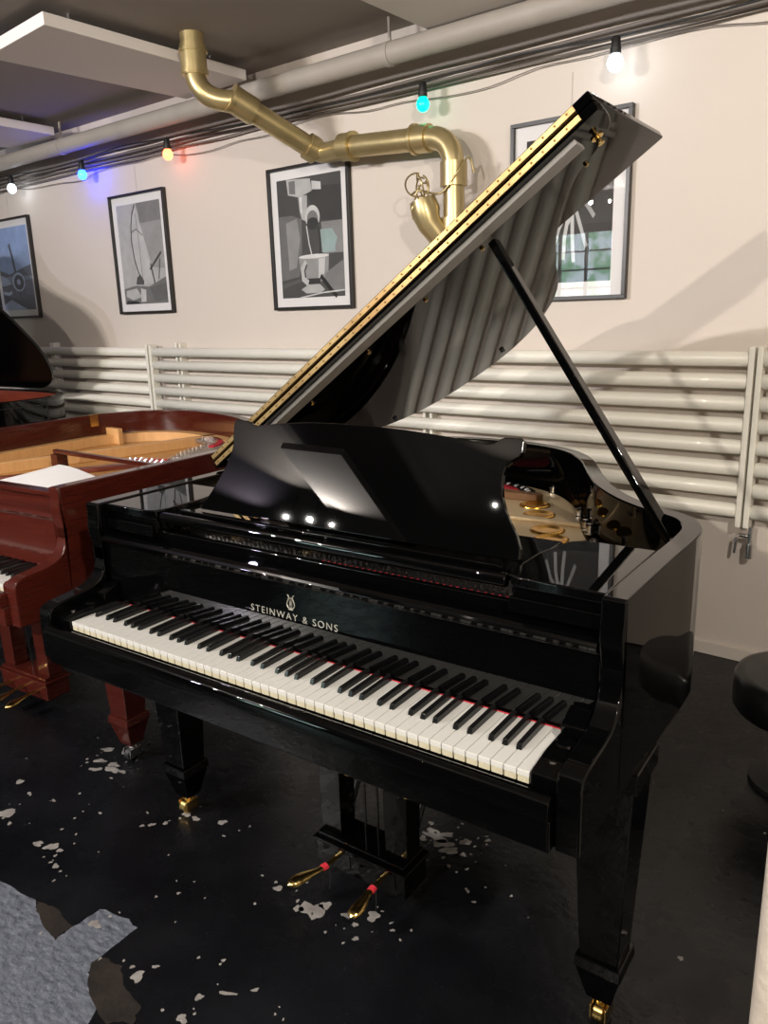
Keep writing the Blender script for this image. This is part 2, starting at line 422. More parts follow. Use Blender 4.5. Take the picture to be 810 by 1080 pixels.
# ribs on the plate
MB().prism([(.60, .95), (.60, 1.0), (.80, .99), (.93, .985), (.93, .97), (.80, .965)], lambda u, v, w: (u, v, w), .862, .874).build('plate_rib', M['gold'], iron, bevel=.004, seg=3)
MB().prism([(.30, 1.17), (.30, 1.23), (.70, 1.23), (.715, 1.21), (.70, 1.19)], lambda u, v, w: (u, v, w), .862, .885).build('plate_rib', M['brownrib'], iron, bevel=.004)
for bx in (.2, .45):
    MB().prism([(bx, .36), (bx + .022, .36), (bx - .05 + .022, 1.3), (bx - .05, 1.3)], lambda u, v, w: (u, v, w), .862, .90).build('plate_rib', M['gold'], iron, bevel=.003)
# curved label plate: red field with pale lettering arc
arc = [(.40 + .27 * math.cos(a), 1.235 + .15 * math.sin(a)) for a in [PI * k / 24 for k in range(25)]]
MB().prism(arc, lambda u, v, w: (u, v, w), .862, .874).build('maker_shield', M['satin'], iron)
arc2 = [(.40 + .215 * math.cos(a), 1.238 + .10 * math.sin(a)) for a in [PI * k / 24 for k in range(25)]]
MB().prism(arc2, lambda u, v, w: (u, v, w), .874, .877).build('shield_field', M['felt'], iron)
mb = MB()
for k in range(17):
    a_ = PI * (.03 + .94 * k / 16); px_, py_ = .40 + .245 * math.cos(a_), 1.237 + .127 * math.sin(a_)
    if k != 8: mb.box(px_ - .004, px_ + .004, py_ - .009, py_ + .009, .874, .8762)
mb.build('shield_mark', M['paper'], iron, smooth=0)
# strings and tuning pins (stuff: uncountable)
mb = MB()
for i in range(110):
    x = .03 + i * .0098; yend = 1.38 - .95 * max(0, (x - .25)) ** 1.05
    if x > .63: break
    mb.tube([(x, .40, .895), (x - .03, max(.6, yend - .02), .887)], .0006, 4, cap=False)
mb.build('string', M['string'], bp, smooth=0, kind='stuff')
mb = MB()
for i in range(100):
    for j in range(2):
        x = .02 + i * .0105; y = .335 + .022 * j + .004 * (i % 3)
        mb.tube([(x, y, .878), (x, y, .892)], .003, 6)
mb.build('tuning_pin', M['chrome'], bp, smooth=0, kind='stuff')
MB().box(.60, 1.06, .236, .262, .868, .908).build('red_cloth_strip', M['felt'], bp, bevel=.002)
# wavy red string-braid just behind the rail, seen through the slit
mb = MB()
for i in range(60):
    x = .60 + i * .0078
    mb.lathe([(.0035, 0), (.004, .006), (.0035, .012), (0, .012)], (x, .246 + .005 * (i % 2), .908), seg=6)
mb.build('red_felt_button', M['felt'], bp, smooth=0, kind='stuff')
MB().box(.0, 1.08, .264, .66, .863, .878).build('pin_block', M['matte'], bp)
MB().box(.33, .42, .235, .262, .900, .914).build('label_plate', M['brass'], bp, bevel=.001)

# music shelf with side rails and the desk
SZ = .992
for sx in (0, 1):
    if sx:
        poly = [(1.278, .172), (1.279, .452), (1.135, .452), (1.110, .43), (1.088, .33), (1.088, .21), (1.098, .185), (1.12, .175)]
    else:
        poly = [(-.053, .172), (-.053, .452), (.090, .452), (.115, .43), (.137, .33), (.137, .21), (.127, .185), (.105, .175)]
    ck = MB().prism(poly, lambda u, v, w: (u, v, w), .972, SZ).build('shelf_wing', BK, bp, bevel=.004, seg=3)
    x0, x1 = (1.10, 1.277) if sx else (-.052, .125)
    MB().box(x0, x1, .185, .445, .93, .9715).build('wing_block', BK, ck, bevel=.004)
    MB().box(x0, x1, .170, .183, .925, .955).build('wing_moulding', BK, ck, bevel=.003)
shelf = MB().box(.140, 1.085, .205, .46, .968, .980).build('music_shelf', BK, bp, bevel=.003)
MB().prism([(.190, .962), (.186, .968), (.186, .978), (.190, .985), (.198, .987), (.206, .985), (.206, .962)], lambda u, v, w: (w, u, v), .139, 1.086).build('shelf_lip', BK, shelf, bevel=.002)
MB().box(.17, 1.055, .225, .243, .980, .990).build('desk_ledge', BK, shelf, bevel=.003)
tilt = math.radians(23); ux, uz = math.sin(tilt), math.cos(tilt)
DESK = [(-.395, .004), (-.372, .045), (-.352, .085), (-.338, .12), (-.330, .15), (-.330, .175), (-.336, .193), (-.341, .215), (-.341, .234), (-.336, .237), (-.296, .235), (-.282, .228), (-.262, .225),
        (-.20, .234), (-.11, .2415), (-.02, .2445), (.08, .2435), (.16, .2405), (.24, .235), (.32, .228), (.358, .224), (.372, .2265), (.386, .236), (.394, .2395), (.430, .240), (.436, .235), (.437, .213), (.431, .202), (.416, .192), (.408, .182), (.405, .165), (.406, .145), (.412, .122), (.424, .096), (.440, .073), (.456, .052), (.468, .028), (.471, .008), (.468, .004)]
# left side as traced in the photo is a touch narrower
def desk_fn(u, v, w):
    return (.6125 + u, .25 + ux * v + uz * w, .990 + uz * v - ux * w)
d = MB().prism(DESK, desk_fn, 0, .014).build('music_desk', BK, bp, smooth=0, bevel=.0025, seg=3)
MB().box(.58, .64, .30, .44, .980, .986).build('desk_prop', BK, shelf)

# lid
TH = .6156; LX, LZ = -.104, 1.000
def lid_fn(u, v, w):
    a = u - LX
    return (LX + a * math.cos(TH) - w * math.sin(TH), v, LZ + a * math.sin(TH) + w * math.cos(TH))
LID = [(1.335, .612), (1.338, .66), (1.318, .725), (1.272, .775), (1.195, .815), (1.12, .89), (1.045, 1.00), (.99, 1.09), (.945, 1.18), (.885, 1.30), (.825, 1.435), (.75, 1.56), (.66, 1.66), (.55, 1.745), (.40, 1.80), (.23, 1.79), (.08, 1.73), (-.03, 1.61), (-.09, 1.42), (-.104, 1.2)]
lo = [(p.x, p.y) for p in cr([(a, b, 0) for a, b in LID], 5)] + [(LX, .612)]
LT = .021
lid = MB().prism(lo, lid_fn, 0, LT).build('lid', M['ebony2'], bp, bevel=.003, seg=3)
flap = MB().prism([(LX, .612), (1.338, .612), (1.338, 1.10), (LX, 1.10)], lid_fn, LT + .003, LT * 2 + .003).build('lid_flap', M['ebony2'], lid, bevel=.004, seg=3)
# long brass hinge on the two mating front edges
MB().prism([(LX + .015, .605), (1.300, .605), (1.300, .6115), (LX + .015, .6115)], lid_fn, .0055, .0175).build('hinge_leaf', M['hinge'], lid)
MB().prism([(LX + .015, .605), (1.300, .605), (1.300, .6115), (LX + .015, .6115)], lid_fn, .0275, .0395).build('hinge_leaf', M['hinge'], flap)
p0 = lid_fn(LX + .015, .604, .023); p1 = lid_fn(1.30, .604, .023)
MB().tube([p0, p1], .0022, 8).build('hinge_pin', M['screw'], lid)
mb = MB()
for k in range(44):
    u = LX + .03 + k * .0312
    for w in (.0115, .0345):
        c = lid_fn(u + (.015 if w > .02 else 0), .6048, w)
        mb.lathe([(.0026, 0), (.0026, .0008), (0, .0012)], c, (0, -1, 0), seg=8)
mb.build('hinge_screw', M['screw'], lid, kind='stuff')
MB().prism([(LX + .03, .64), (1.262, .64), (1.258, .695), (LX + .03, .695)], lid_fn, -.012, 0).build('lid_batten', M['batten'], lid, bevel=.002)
c = lid_fn(1.285, .72, -.0)
ld = Vector((math.sin(TH), 0, -math.cos(TH)))
MB().lathe([(.014, 0), (.014, .003), (.006, .004), (.006, .014), (.008, .015), (.008, .019), (0, .019)], c, ld, seg=20).build('lid_catch', M['brass'], lid)
for u, v in ((.24, .75), (.5, .75), (.73, .75), (.93, .75), (1.22, .80)):
    MB().lathe([(.006, 0), (.006, .004), (.003, .006), (0, .006)], lid_fn(u, v, 0), ld, seg=12).build('lid_stud', M['brass'], lid)
for u, v in ((.42, 1.70), (-.02, 1.50)):
    MB().lathe([(.009, 0), (.009, .008), (.007, .010), (0, .010)], lid_fn(u, v, 0), ld, seg=12).build('rubber_stud', M['rubber'], lid)
for y in (.72, 1.05, 1.32):
    MB().tube([(LX - .002, y - .03, 1.000), (LX - .002, y + .03, 1.000)], .004, 8).box(LX - .004, LX + .012, y - .03, y + .03, .9965, .9985).build('spine_hinge', M['brass'], lid)
# prop stick
a = Vector((1.268, .70, .905)); b = Vector(lid_fn(.966, .742, -.010))
def stick(a, b, w0, w1, t, name, m, off=(0, 0, 0)):
    dirv = (b - a).normalized(); sd = Vector((0, 1, 0)); sd = (sd - dirv * sd.dot(dirv)).normalized(); nn = dirv.cross(sd)
    vs = []
    for p, w in ((a, w0), (b, w1)):
        for i, j in ((-1, -1), (1, -1), (1, 1), (-1, 1)):
            vs.append(p + Vector(off) + sd * i * w + nn * j * t)
    return MB().add(vs, [(3, 2, 1, 0), (4, 5, 6, 7), (0, 1, 5, 4), (1, 2, 6, 5), (2, 3, 7, 6), (3, 0, 4, 7)]).build(name, m, bp, bevel=.003, seg=3)
ps = stick(a, b, .021, .014, .010, 'prop_stick', BK)
s2 = stick(a + Vector((.0, -.022, .01)), a.lerp(b, .42) + Vector((0, -.012, .0)), .009, .007, .007, 'short_prop', BK)
MB().lathe([(.008, -.014), (.008, .014)], a + Vector((0, 0, -.005)), (1, 0, 0), seg=12).build('prop_bolt', M['brass'], bp)
cc = a + Vector((-.012, -.04, .03))
MB().tube([cc + Vector((0, .0, -.01)), cc + Vector((-.003, -.004, .025))], .004, 8).build('prop_bracket', M['chrome'], bp)
MB().box(1.236, 1.282, .66, .74, .88, .93).build('prop_block', BK, bp, bevel=.003)
# legs and lyre
build_leg(bp, BK, 1.262, .305); build_leg(bp, BK, -.027, .32); build_leg(bp, BK, .38, 1.32)
build_lyre(bp, M['ebony2'], .622, .365, [(.545, -.028), (.690, .004)], .140, post_dx=.102)
# lettering on the fallboard
def fallboard_pt(x, z):
    # front face of the fallboard at height z
    y = .1535 + (z - .742) / .146 * .0065
    return y
def text(body, size, loc, rot, m, name, parent, ext=.0004, space=1.0):
    cu = bpy.data.curves.new(name, 'FONT'); cu.body = body; cu.size = size; cu.extrude = ext; cu.align_x = 'LEFT'; cu.align_y = 'BOTTOM_BASELINE'; cu.space_character = space; cu.offset = -.0002
    tmp = bpy.data.objects.new(name + '_tmp', cu); C.objects.link(tmp)
    bpy.context.view_layer.update()
    me = bpy.data.meshes.new_from_object(tmp.evaluated_get(bpy.context.evaluated_depsgraph_get()))
    bpy.data.objects.remove(tmp); bpy.data.curves.remove(cu)
    me.materials.clear(); me.materials.append(m)
    o = bpy.data.objects.new(name, me); C.objects.link(o); o.parent = parent; o.location = loc; o.rotation_euler = rot
    return o
slope = math.atan2(.0065, .146)
w = None
tx = text('STEINWAY & SONS', .0225, (.467, fallboard_pt(.467, .807) - .0004, .807), (PI / 2 - slope, 0, 0), M['letters'], 'lettering', bp, space=1.28)
wd_ = max(v.co.x for v in tx.data.vertices)
tx.scale = (.250 / wd_, 1, 1)
# lyre emblem above the lettering
mb = MB()
ex, ez = .588, .831
def E(u, v): return (ex + u, fallboard_pt(0, ez + v) - .0006, ez + v)
for s_ in (-1, 1):
    pts = [(0, .0035), (.006 * s_, .003), (.010 * s_, .008), (.0105 * s_, .014), (.0075 * s_, .021), (.0055 * s_, .026), (.0065 * s_, .031), (.0095 * s_, .033)]
    mb.tube([E(*p) for p in [(q.x, q.y) for q in cr([(a_, b_, 0) for a_, b_ in pts], 4)]], .0011, 6)
for u in (-.0035, -.0012, .0012, .0035):
    mb.tube([E(u, .006), E(u, .026)], .0004, 4)
mb.tube([E(-.0065, .0265), E(.0065, .0265)], .0009, 6)
mb.tube([E(-.006, .0), E(.006, .0)], .0014, 6); mb.tube([E(0, .0), E(0, .005)], .002, 6)
mb.tube([E(0, .010), E(0, .018)], .0022, 6)
mb.build('lyre_emblem', M['letters'], bp)

# ============================================================ THE RED PIANO
RR = math.radians(2.5)
rp = root('grand_piano', 'mahogany red grand piano without a lid, open beside the black one at left', 'piano', (-1.643, .012, 0), RR)
RD = M['red']
build_rim(rp, RD, OUT_R)
build_arm(rp, RD, 1.2785, 1.3215); build_arm(rp, RD, -.1005, -.0515)
build_front(rp, RD)
build_keys(rp)
MB().box(-.05, 1.275, .198, .22, .875, .955).build('front_rail', RD, rp, bevel=.003)
MB().box(-.05, 1.276, .175, .215, .955, .970).build('rail_top', RD, rp, bevel=.003)
o2 = smooth_outline(OUT_R)
MB().prism(nearf(offset(o2, .03), .45), lambda u, v, w: (u, v, w), .835, .846).build('soundboard', M['board'], rp)
ir0 = [p for p in offset(o2, .043) if p[1] > .5]; ir1 = [p for p in offset(o2, .085) if True]
full = offset(o2, .043); full2 = offset(o2, .105)
MB().band([p for i, p in enumerate(full) if full[i][1] > .45], [full2[i] for i, p in enumerate(full) if full[i][1] > .45], .846, .892).build('inner_rim', M['wood'], rp, bevel=.002)
MB().prism([(.14, .55), (.18, .55), (.52, 1.60), (.48, 1.61)], lambda u, v, w: (u, v, w), .846, .892).build('wooden_brace', M['wood'], rp, bevel=.003)
MB().prism([(-.07, 1.40), (-.06, 1.43), (.06, 1.41), (.055, 1.385)], lambda u, v, w: (u, v, w), .846, .925).build('wooden_brace', M['wood'], rp, bevel=.003)
MB().prism([(.30, .52), (.36, .52), (.66, 1.02), (.62, 1.04)], lambda u, v, w: (u, v, w), .846, .866).build('bridge', M['redin'], rp, bevel=.003)
MB().box(-.05, 1.276, .26, .44, .85, .885).build('pin_block', M['redin'], rp)
band = cr([(.50, 1.60, 0), (.66, 1.53, 0), (.76, 1.42, 0), (.80, 1.28, 0), (.88, 1.10, 0), (1.02, .90, 0), (1.10, .66, 0)], 5)
bo = [(p.x, p.y) for p in band]
pc = MB().band(bo, offset(bo, -.11), .87, .886).build('iron_plate', M['plategrey'], rp, bevel=.004)
MB().band(offset(bo[2:14], -.03), offset(bo[2:14], -.055), .886, .892).build('felt_strip', M['felt'], pc)
MB().prism([(.50, 1.02), (.72, 1.10), (.70, 1.16), (.48, 1.10)], lambda u, v, w: (u, v, w), .846, .858).build('felt_strip', M['felt'], rp)
mb = MB()
for k in range(9):
    mb.tube([(.52 + .022 * k, 1.055 + .012 * (k % 3), .858), (.53 + .022 * k, 1.06 + .012 * (k % 3), .868)], .007, 8)
for q in offset(bo[2:30], -.075):
    for e in (-.012, 0, .012): mb.tube([(q[0] + e, q[1] + e, .886), (q[0] + e, q[1] + e, .900)], .004, 6)
mb.build('tuning_pin', M['chrome'], rp, smooth=0, kind='stuff')
# lid prop lying across the case
rs_a, rs_b = Vector((.398, .784, .935)), Vector((1.06, .735, .935))
vs = []
for p in (rs_a, rs_b):
    for dy, dz in ((-.012, -.008), (.012, -.008), (.012, .008), (-.012, .008)): vs.append(p + Vector((0, dy, dz)))
MB().add(vs, [(3, 2, 1, 0), (4, 5, 6, 7), (0, 1, 5, 4), (1, 2, 6, 5), (2, 3, 7, 6), (3, 0, 4, 7)]).build('prop_stick', M['red'], rp, bevel=.003)
MB().box(1.02, 1.10, .71, .76, .895, .925).build('prop_rest', M['red'], rp)
MB().box(.40, .44, .76, .81, .846, .926).build('prop_rest', M['red'], rp)
# brass lock plate on the inner far rim
MB().box(-.082, -.062, 1.32, 1.39, .938, .9975).build('lock_plate', M['brass'], rp, bevel=.001)
build_leg(rp, RD, 1.242, .35, cm='chrome', wm_='rubber'); build_leg(rp, RD, -.03, .35); build_leg(rp, RD, .35, 1.45)
build_lyre(rp, RD, .555, .455, [(.47, -.01), (.555, 0.0), (.64, .0)], .145, felt=False, post_dx=.11)
# sheet of paper on the red piano
mb = MB(); nx, ny = 12, 10
cs = [(.70, .262), (1.12, .262), (1.04, .535), (.68, .60)]
for j in range(ny + 1):
    for i in range(nx + 1):
        u, v = i / nx, j / ny
        x = (cs[0][0] * (1 - u) + cs[1][0] * u) * (1 - v) + (cs[3][0] * (1 - u) + cs[2][0] * u) * v
        y = (cs[0][1] * (1 - u) + cs[1][1] * u) * (1 - v) + (cs[3][1] * (1 - u) + cs[2][1] * u) * v
        mb.v.append((x, y, .926 + .012 * math.sin(u * 3.1 + v) * v - .010 * u * (1 - v)))
for j in range(ny):
    for i in range(nx):
        q = j * (nx + 1) + i; mb.f.append((q, q + 1, q + nx + 2, q + nx + 1)); mb.m.append(0)
# the red piano's slotted board under the paper
MB().box(.66, 1.2, .245, .60, .900, .908).build('key_frame', M['redin'], rp)
ps_ = mb.build('paper_sheet', M['paper'], None, smooth=60, loc=(-1.643, .012, -.003), rotz=RR)
sm = ps_.modifiers.new('thick', 'SOLIDIFY'); sm.thickness = .0012
tag(ps_, 'white sheet of paper lying in the open red piano', 'paper')

# ============================================================ SECOND BLACK PIANO AT THE FAR LEFT
fp_ = root('grand_piano', 'black grand piano at the far left edge, only its raised lid and tail in view', 'piano', (-4.39, 2.0, 0), -PI / 2 + .03)
build_rim(fp_, BK, OUT_S)
build_arm(fp_, BK, 1.2785, 1.3215); build_arm(fp_, BK, -.0965, -.0515)
MB().prism(nearf(offset(smooth_outline(OUT_S), .03), .45), lambda u, v, w: (u, v, w), .835, .846).build('soundboard', M['brownrib'], fp_)
io = offset(smooth_outline(OUT_S), .0425)
MB().band(io, offset(smooth_outline(OUT_S), .048), .85, .985).build('inner_rim', M['redin'], fp_)
MB().box(-.05, 1.277, -.02, .62, .632, .69).build('keybed', BK, fp_, bevel=.004)
MB().box(-.05, 1.277, .155, .2, .69, .92).build('fallboard', BK, fp_, bevel=.004)
fl_TH = .86
def lid2(u, v, w):
    a = u - LX
    return (LX + a * math.cos(fl_TH) - w * math.sin(fl_TH), v, LZ + .004 + a * math.sin(fl_TH) + w * math.cos(fl_TH))
lo2 = [(p[0], p[1] * .87) if p[1] > .3 else p for p in offset(smooth_outline(OUT_S), -.012)]
MB().prism(lo2, lid2, 0, LT).build('lid', M['lidblack'], fp_, smooth=0, bevel=.003)
for cx, cy in ((1.252, .32), (-.027, .32), (.38, 1.32)): build_leg(fp_, BK, cx, cy)
o3 = smooth_outline(OUT_S)
MB().band(offset(o3, -.0025), offset(o3, .002), .952, .958).build('rim_moulding', M['satin'], fp_)

# ============================================================ ROOM
WA = -.0583
wd = Vector((math.cos(WA), math.sin(WA), 0)); wn = Vector((-math.sin(WA), math.cos(WA), 0))
def Wp(s, D, z): return wn * D + wd * s + Vector((0, 0, z))
ZC = 2.72
YF, XRW, XLW = -6.6, 3.0, -6.6
# room outline (ccw seen from above)
yb = lambda x: 2.33 / math.cos(WA) + (x) * math.tan(WA)
fl = MB().add([(XLW, YF, 0), (XRW, YF, 0), (XRW, yb(XRW), 0), (XLW, yb(XLW), 0)], [(0, 1, 2, 3)])
# bare patches where the black paint has chipped off, part of the floor itself
def patch(mb, x, y, r, sx=1.0, rot=0.0, n=18, rough=.35):
    ph = [random.random() * 6.28 for _ in range(4)]
    pts = []
    for k in range(n):
        a_ = 2 * PI * k / n
        q = 1 + rough * (math.sin(2 * a_ + ph[0]) * .45 + math.sin(3 * a_ + ph[1]) * .45 + math.sin(5 * a_ + ph[2]) * .35 + random.uniform(-.35, .35))
        u, v = r * sx * q * math.cos(a_), r * q * math.sin(a_)
        pts.append((x + u * math.cos(rot) - v * math.sin(rot), y + u * math.sin(rot) + v * math.cos(rot)))
    o_ = len(mb.v); mb.v += [(a_, b_, .0009) for a_, b_ in pts]; mb.v.append((x, y, .0009))
    for k in range(n):
        mb.f.append((o_ + k, o_ + (k + 1) % n, o_ + n)); mb.m.append(1)
big = [(.554, .206, .026, 1.3), (.52, .19, .012, 1), (.57, .235, .012, 1.4), (.644, .245, .014, 1.4), (.693, .272, .016, 1), (.672, .225, .007, 1.2), (.66, .62, .022, 1.6), (.70, .60, .018, 1.4), (.73, .585, .015, 1.6), (.69, .64, .012, 1.3), (.75, .64, .012, 1.4), (.64, .59, .01, 1.2), (.77, .59, .008, 1),
       (.80, .68, .006, 1.3), (.76, .53, .006, 1), (.73, .55, .005, 1), (.625, .66, .008, 1), (-.234, -.012, .016, 1.2), (-.20, -.01, .008, 1.2), (-.28, -.027, .010, 1.6), (-.19, -.03, .005, 1), (.127, -.127, .011, 1.6), (.348, -.171, .014, 1.1), (.315, -.16, .005, 1.2), (.427, .215, .009, 1.5), (-.539, .40, .012, 2), (-.47, .42, .012, 1.3), (-.44, .35, .013, 1.5), (-.50, .34, .011, 2.0), (-.42, .33, .016, 1.7), (-.38, .34, .008, 1.6), (-.47, .30, .01, 2.2), (-.53, .31, .005, 1),
       (-.07, .209, .007, 1.5), (-.09, .19, .006, 1), (-.04, .235, .006, 1.4), (-.50, 0, .018, 2), (-.44, -.02, .006, 1.4), (-.53, .10, .006, 2), (-.43, .12, .005, 1.6), (.555, -.09, .004, 6), (.509, -.132, .008, 1.2), (-.02, .30, .012, 1.2), (.02, .30, .008, 1.8), (.10, .33, .01, 1.5), (.70, .19, .007, 1), (.76, .26, .005, 1.2), (-.15, -.055, .008, 1.3), (-.12, -.06, .004, 1), (.48, -.03, .005, 1), (.60, -.05, .005, 1.5), (.18, .02, .004, 1), (.22, .06, .004, 1.4), (-.25, .16, .005, 1.3), (-.28, .05, .004, 1.3), (.52, -.19, .01, 1.3), (.60, -.17, .007, 1), (.36, -.13, .005, 1.6), (-.62, .12, .01, 1.5), (-.66, .03, .008, 2), (1.36, .55, .006, 1.2), (.95, .52, .004, 1), (.88, .45, .004, 1.4)]
for x, y, r, sx in big: patch(fl, x, y, r, sx, random.uniform(-.5, .9))
for k in range(110):
    cx_, cy_, sp_, _ = random.choice(big)
    patch(fl, cx_ + random.gauss(0, .09), cy_ + random.gauss(0, .05), random.uniform(.0015, .0042), random.uniform(1, 1.8), random.uniform(0, 3), 9)
# an older layer of blue grey paint laid bare, with a brownish worn edge
def layer(poly, z, mi):
    o_ = len(fl.v); fl.v += [(a_, b_, z) for a_, b_ in poly]; fl.f.append(tuple(range(o_, o_ + len(poly)))); fl.m.append(mi)
def ragged(poly, n=5, amp=.004):
    out_ = []
    for i in range(len(poly)):
        a_, b_ = Vector(poly[i]), Vector(poly[(i + 1) % len(poly)])
        for k in range(n): 
            q = a_.lerp(b_, k / n); out_.append((q.x + random.uniform(-amp, amp), q.y + random.uniform(-amp, amp)))
    return out_
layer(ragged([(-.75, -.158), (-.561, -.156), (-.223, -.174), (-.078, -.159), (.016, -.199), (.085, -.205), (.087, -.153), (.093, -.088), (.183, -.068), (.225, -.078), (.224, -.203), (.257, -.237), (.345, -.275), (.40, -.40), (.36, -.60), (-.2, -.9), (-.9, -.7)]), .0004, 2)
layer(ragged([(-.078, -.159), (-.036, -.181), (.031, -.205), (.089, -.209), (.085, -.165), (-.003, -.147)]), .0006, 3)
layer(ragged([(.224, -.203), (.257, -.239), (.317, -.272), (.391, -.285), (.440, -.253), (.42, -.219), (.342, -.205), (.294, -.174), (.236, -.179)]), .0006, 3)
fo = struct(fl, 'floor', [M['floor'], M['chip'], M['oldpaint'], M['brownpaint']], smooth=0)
MB_ = MB().box(XLW, XRW, YF, yb(XLW) + .1, ZC, ZC + .1); struct(MB_, 'ceiling', M['ceiling'], smooth=0)
a0, a1 = Wp(-6.8, 2.33, 0), Wp(3.3, 2.33, 0); b0, b1 = Wp(-6.8, 2.45, 0), Wp(3.3, 2.45, 0)
mb = MB(); mb.prism([(a0.x, a0.y), (a1.x, a1.y), (b1.x, b1.y), (b0.x, b0.y)], lambda u, v, w: (u, v, w), 0, ZC); struct(mb, 'wall_back', M['wall'], smooth=0)
struct(MB().box(XRW, XRW + .12, YF, yb(XRW) + .2, 0, ZC), 'wall_right', M['wall'], smooth=0)
struct(MB().box(XLW - .12, XLW, YF, yb(XLW) + .2, 0, ZC), 'wall_left', M['wall'], smooth=0)
# front wall (behind the camera) with a window opening
WX0, WX1, WZ0, WZ1 = -5.2, -3.78, 1.45, 2.60
mb = MB()
mb.box(XLW, WX0, YF - .15, YF, 0, ZC); mb.box(WX1, XRW, YF - .15, YF, 0, ZC); mb.box(WX0, WX1, YF - .15, YF, 0, WZ0); mb.box(WX0, WX1, YF - .15, YF, WZ1, ZC)
struct(mb, 'wall_front', M['darkwall'], smooth=0)
wm = bpy.data.materials.new('daylight_pane'); wm.use_nodes = True
nt = wm.node_tree; b_ = nt.nodes['Principled BSDF']; tc = nt.nodes.new('ShaderNodeTexCoord'); n_ = nt.nodes.new('ShaderNodeTexNoise'); n_.inputs['Scale'].default_value = 5
rp_ = nt.nodes.new('ShaderNodeValToRGB'); rp_.color_ramp.elements[0].position = .42; rp_.color_ramp.elements[0].color = (.25, .5, .32, 1); rp_.color_ramp.elements[1].position = .58; rp_.color_ramp.elements[1].color = (.75, .9, 1, 1)
nt.links.new(tc.outputs['Object'], n_.inputs['Vector']); nt.links.new(n_.outputs['Fac'], rp_.inputs['Fac']); nt.links.new(rp_.outputs['Color'], b_.inputs['Emission Color']); b_.inputs['Emission Strength'].default_value = 9.0; b_.inputs['Base Color'].default_value = (.1, .1, .1, 1)
win = struct(MB().box(WX0, WX1, YF - .12, YF - .11, WZ0, WZ1), 'window_1', wm, smooth=0)
mb = MB()
for k in range(4):
    x = WX0 + (WX1 - WX0) * k / 3; mb.box(x - .02, x + .02, YF - .10, YF - .05, WZ0, WZ1)
for k in range(5):
    z = WZ0 + (WZ1 - WZ0) * k / 4; mb.box(WX0, WX1, YF - .10, YF - .06, z - .012, z + .012)
mb.build('window_frame', M['mount'], win, smooth=0)
# baseboard
A, B = Wp(-6.8, 2.315, 0), Wp(3.3, 2.315, 0); A2, B2 = Wp(-6.8, 2.33, 0), Wp(3.3, 2.33, 0)
mb = MB(); mb.prism([(A.x, A.y), (B.x, B.y), (B2.x, B2.y), (A2.x, A2.y)], lambda u, v, w: (u, v, w), 0, .058); struct(mb, 'baseboard_back', M['wall'], smooth=0, bevel=.004)
# pillar at the right edge of the frame
struct(MB().box(1.583, 1.83, -.13, .25, 0, 1.08), 'trim_1', M['pillar'], smooth=0, bevel=.02)

# doorway added off-frame in the back wall to darken the rim's side reflection
dr = MB(); dA, dB = Wp(1.52, 2.33, 0), Wp(2.42, 2.33, 0); dA2, dB2 = Wp(1.52, 2.30, 0), Wp(2.42, 2.30, 0)
dr.prism([(dA2.x, dA2.y), (dB2.x, dB2.y), (dB.x, dB.y), (dA.x, dA.y)], lambda u, v, w: (u, v, w), 0.005, 2.05)
added_door = struct(dr, 'added_door_1', M['added_door'], smooth=0, bevel=.003)
hp = Wp(1.60, 2.29, 1.02)
MB().tube([hp, hp - wn * .04], .010, 12).tube([hp - wn * .04, hp - wn * .04 + wd * .11], .009, 12).build('added_door_handle', M['chrome'], added_door)
# acoustic panels fixed under the ceiling
def cloud(pts, z0, label):
    mb = MB(); mb.prism(pts, lambda u, v, w: (u, v, w), z0, z0 + .05)
    o_ = mb.build('acoustic_panel', M['panel'], None, bevel=.004); tag(o_, label, 'ceiling panel', 'white acoustic panels under the ceiling')
    mb = MB(); cx = sum(p[0] for p in pts) / 4; cy = sum(p[1] for p in pts) / 4
    for p in pts:
        q = (cx + (p[0] - cx) * .7, cy + (p[1] - cy) * .7)
        mb.tube([(q[0], q[1], z0 + .05), (q[0], q[1], ZC)], .008, 8)
    mb.build('panel_spacer', M['chrome'], o_)
    return o_
zp = 2.625
cloud([(-1.46, 1.13), (-1.40, 2.23), (-1.90, 2.27), (-2.03, 1.20)], zp, 'largest white ceiling panel in view, behind the brass pipe collar')
cloud([(-3.19, 1.22), (-3.19, 2.30), (-3.76, 2.34), (-3.79, 1.26)], zp, 'white ceiling panel cut by the left edge of the photo')
cloud([(-.285, 2.30), (-.36, 1.1), (.26, 1.1), (.315, 2.26)], zp, 'white ceiling panel above the top edge, right of the brass pipe')
cloud([(-1.98, -1.92), (-1.45, -1.93), (-1.52, -3.12), (-2.05, -3.12)], zp, 'white ceiling panel behind the viewer, mirrored in the black music desk')

# ---------- wall radiator
def tubes_between(name, s0, s1, label, closed_left=True, extra=()):
    r = root(name, label, 'radiator', Wp((s0 + s1) / 2, 2.33, .60), WA)
    L = s1 - s0
    D0 = -.075   # local y offset from wall face
    for k in range(8):
        z = 1.243 - .0835 * k - .60
        MB().tube([(-L / 2 + .01, D0, z), (-L / 2 + .016, D0, z), (L / 2 - .016, D0, z), (L / 2 - .01, D0, z)], [.022, .0285, .0285, .022], 20).build('tube', M['radiator'], r, smooth=60)
    for sx in (-1, 1):
        MB().box(sx * (L / 2) - .011, sx * (L / 2) + .011, D0 - .028, D0 + .028, -.005, .69).build('header', M['radiator'], r, bevel=.005, seg=3)
    for e in extra:
        x = e - (s0 + s1) / 2
        for dx in (-.02, .02):
            MB().box(x + dx - .008, x + dx + .008, D0 + .02, .0, .02, .70).build('bracket', M['radiator'], r, bevel=.002)
    return r
R1 = tubes_between('tube_radiator', -5.2, -2.745, 'white tube radiator on the wall between the left black and red pianos', extra=(-4.0,))
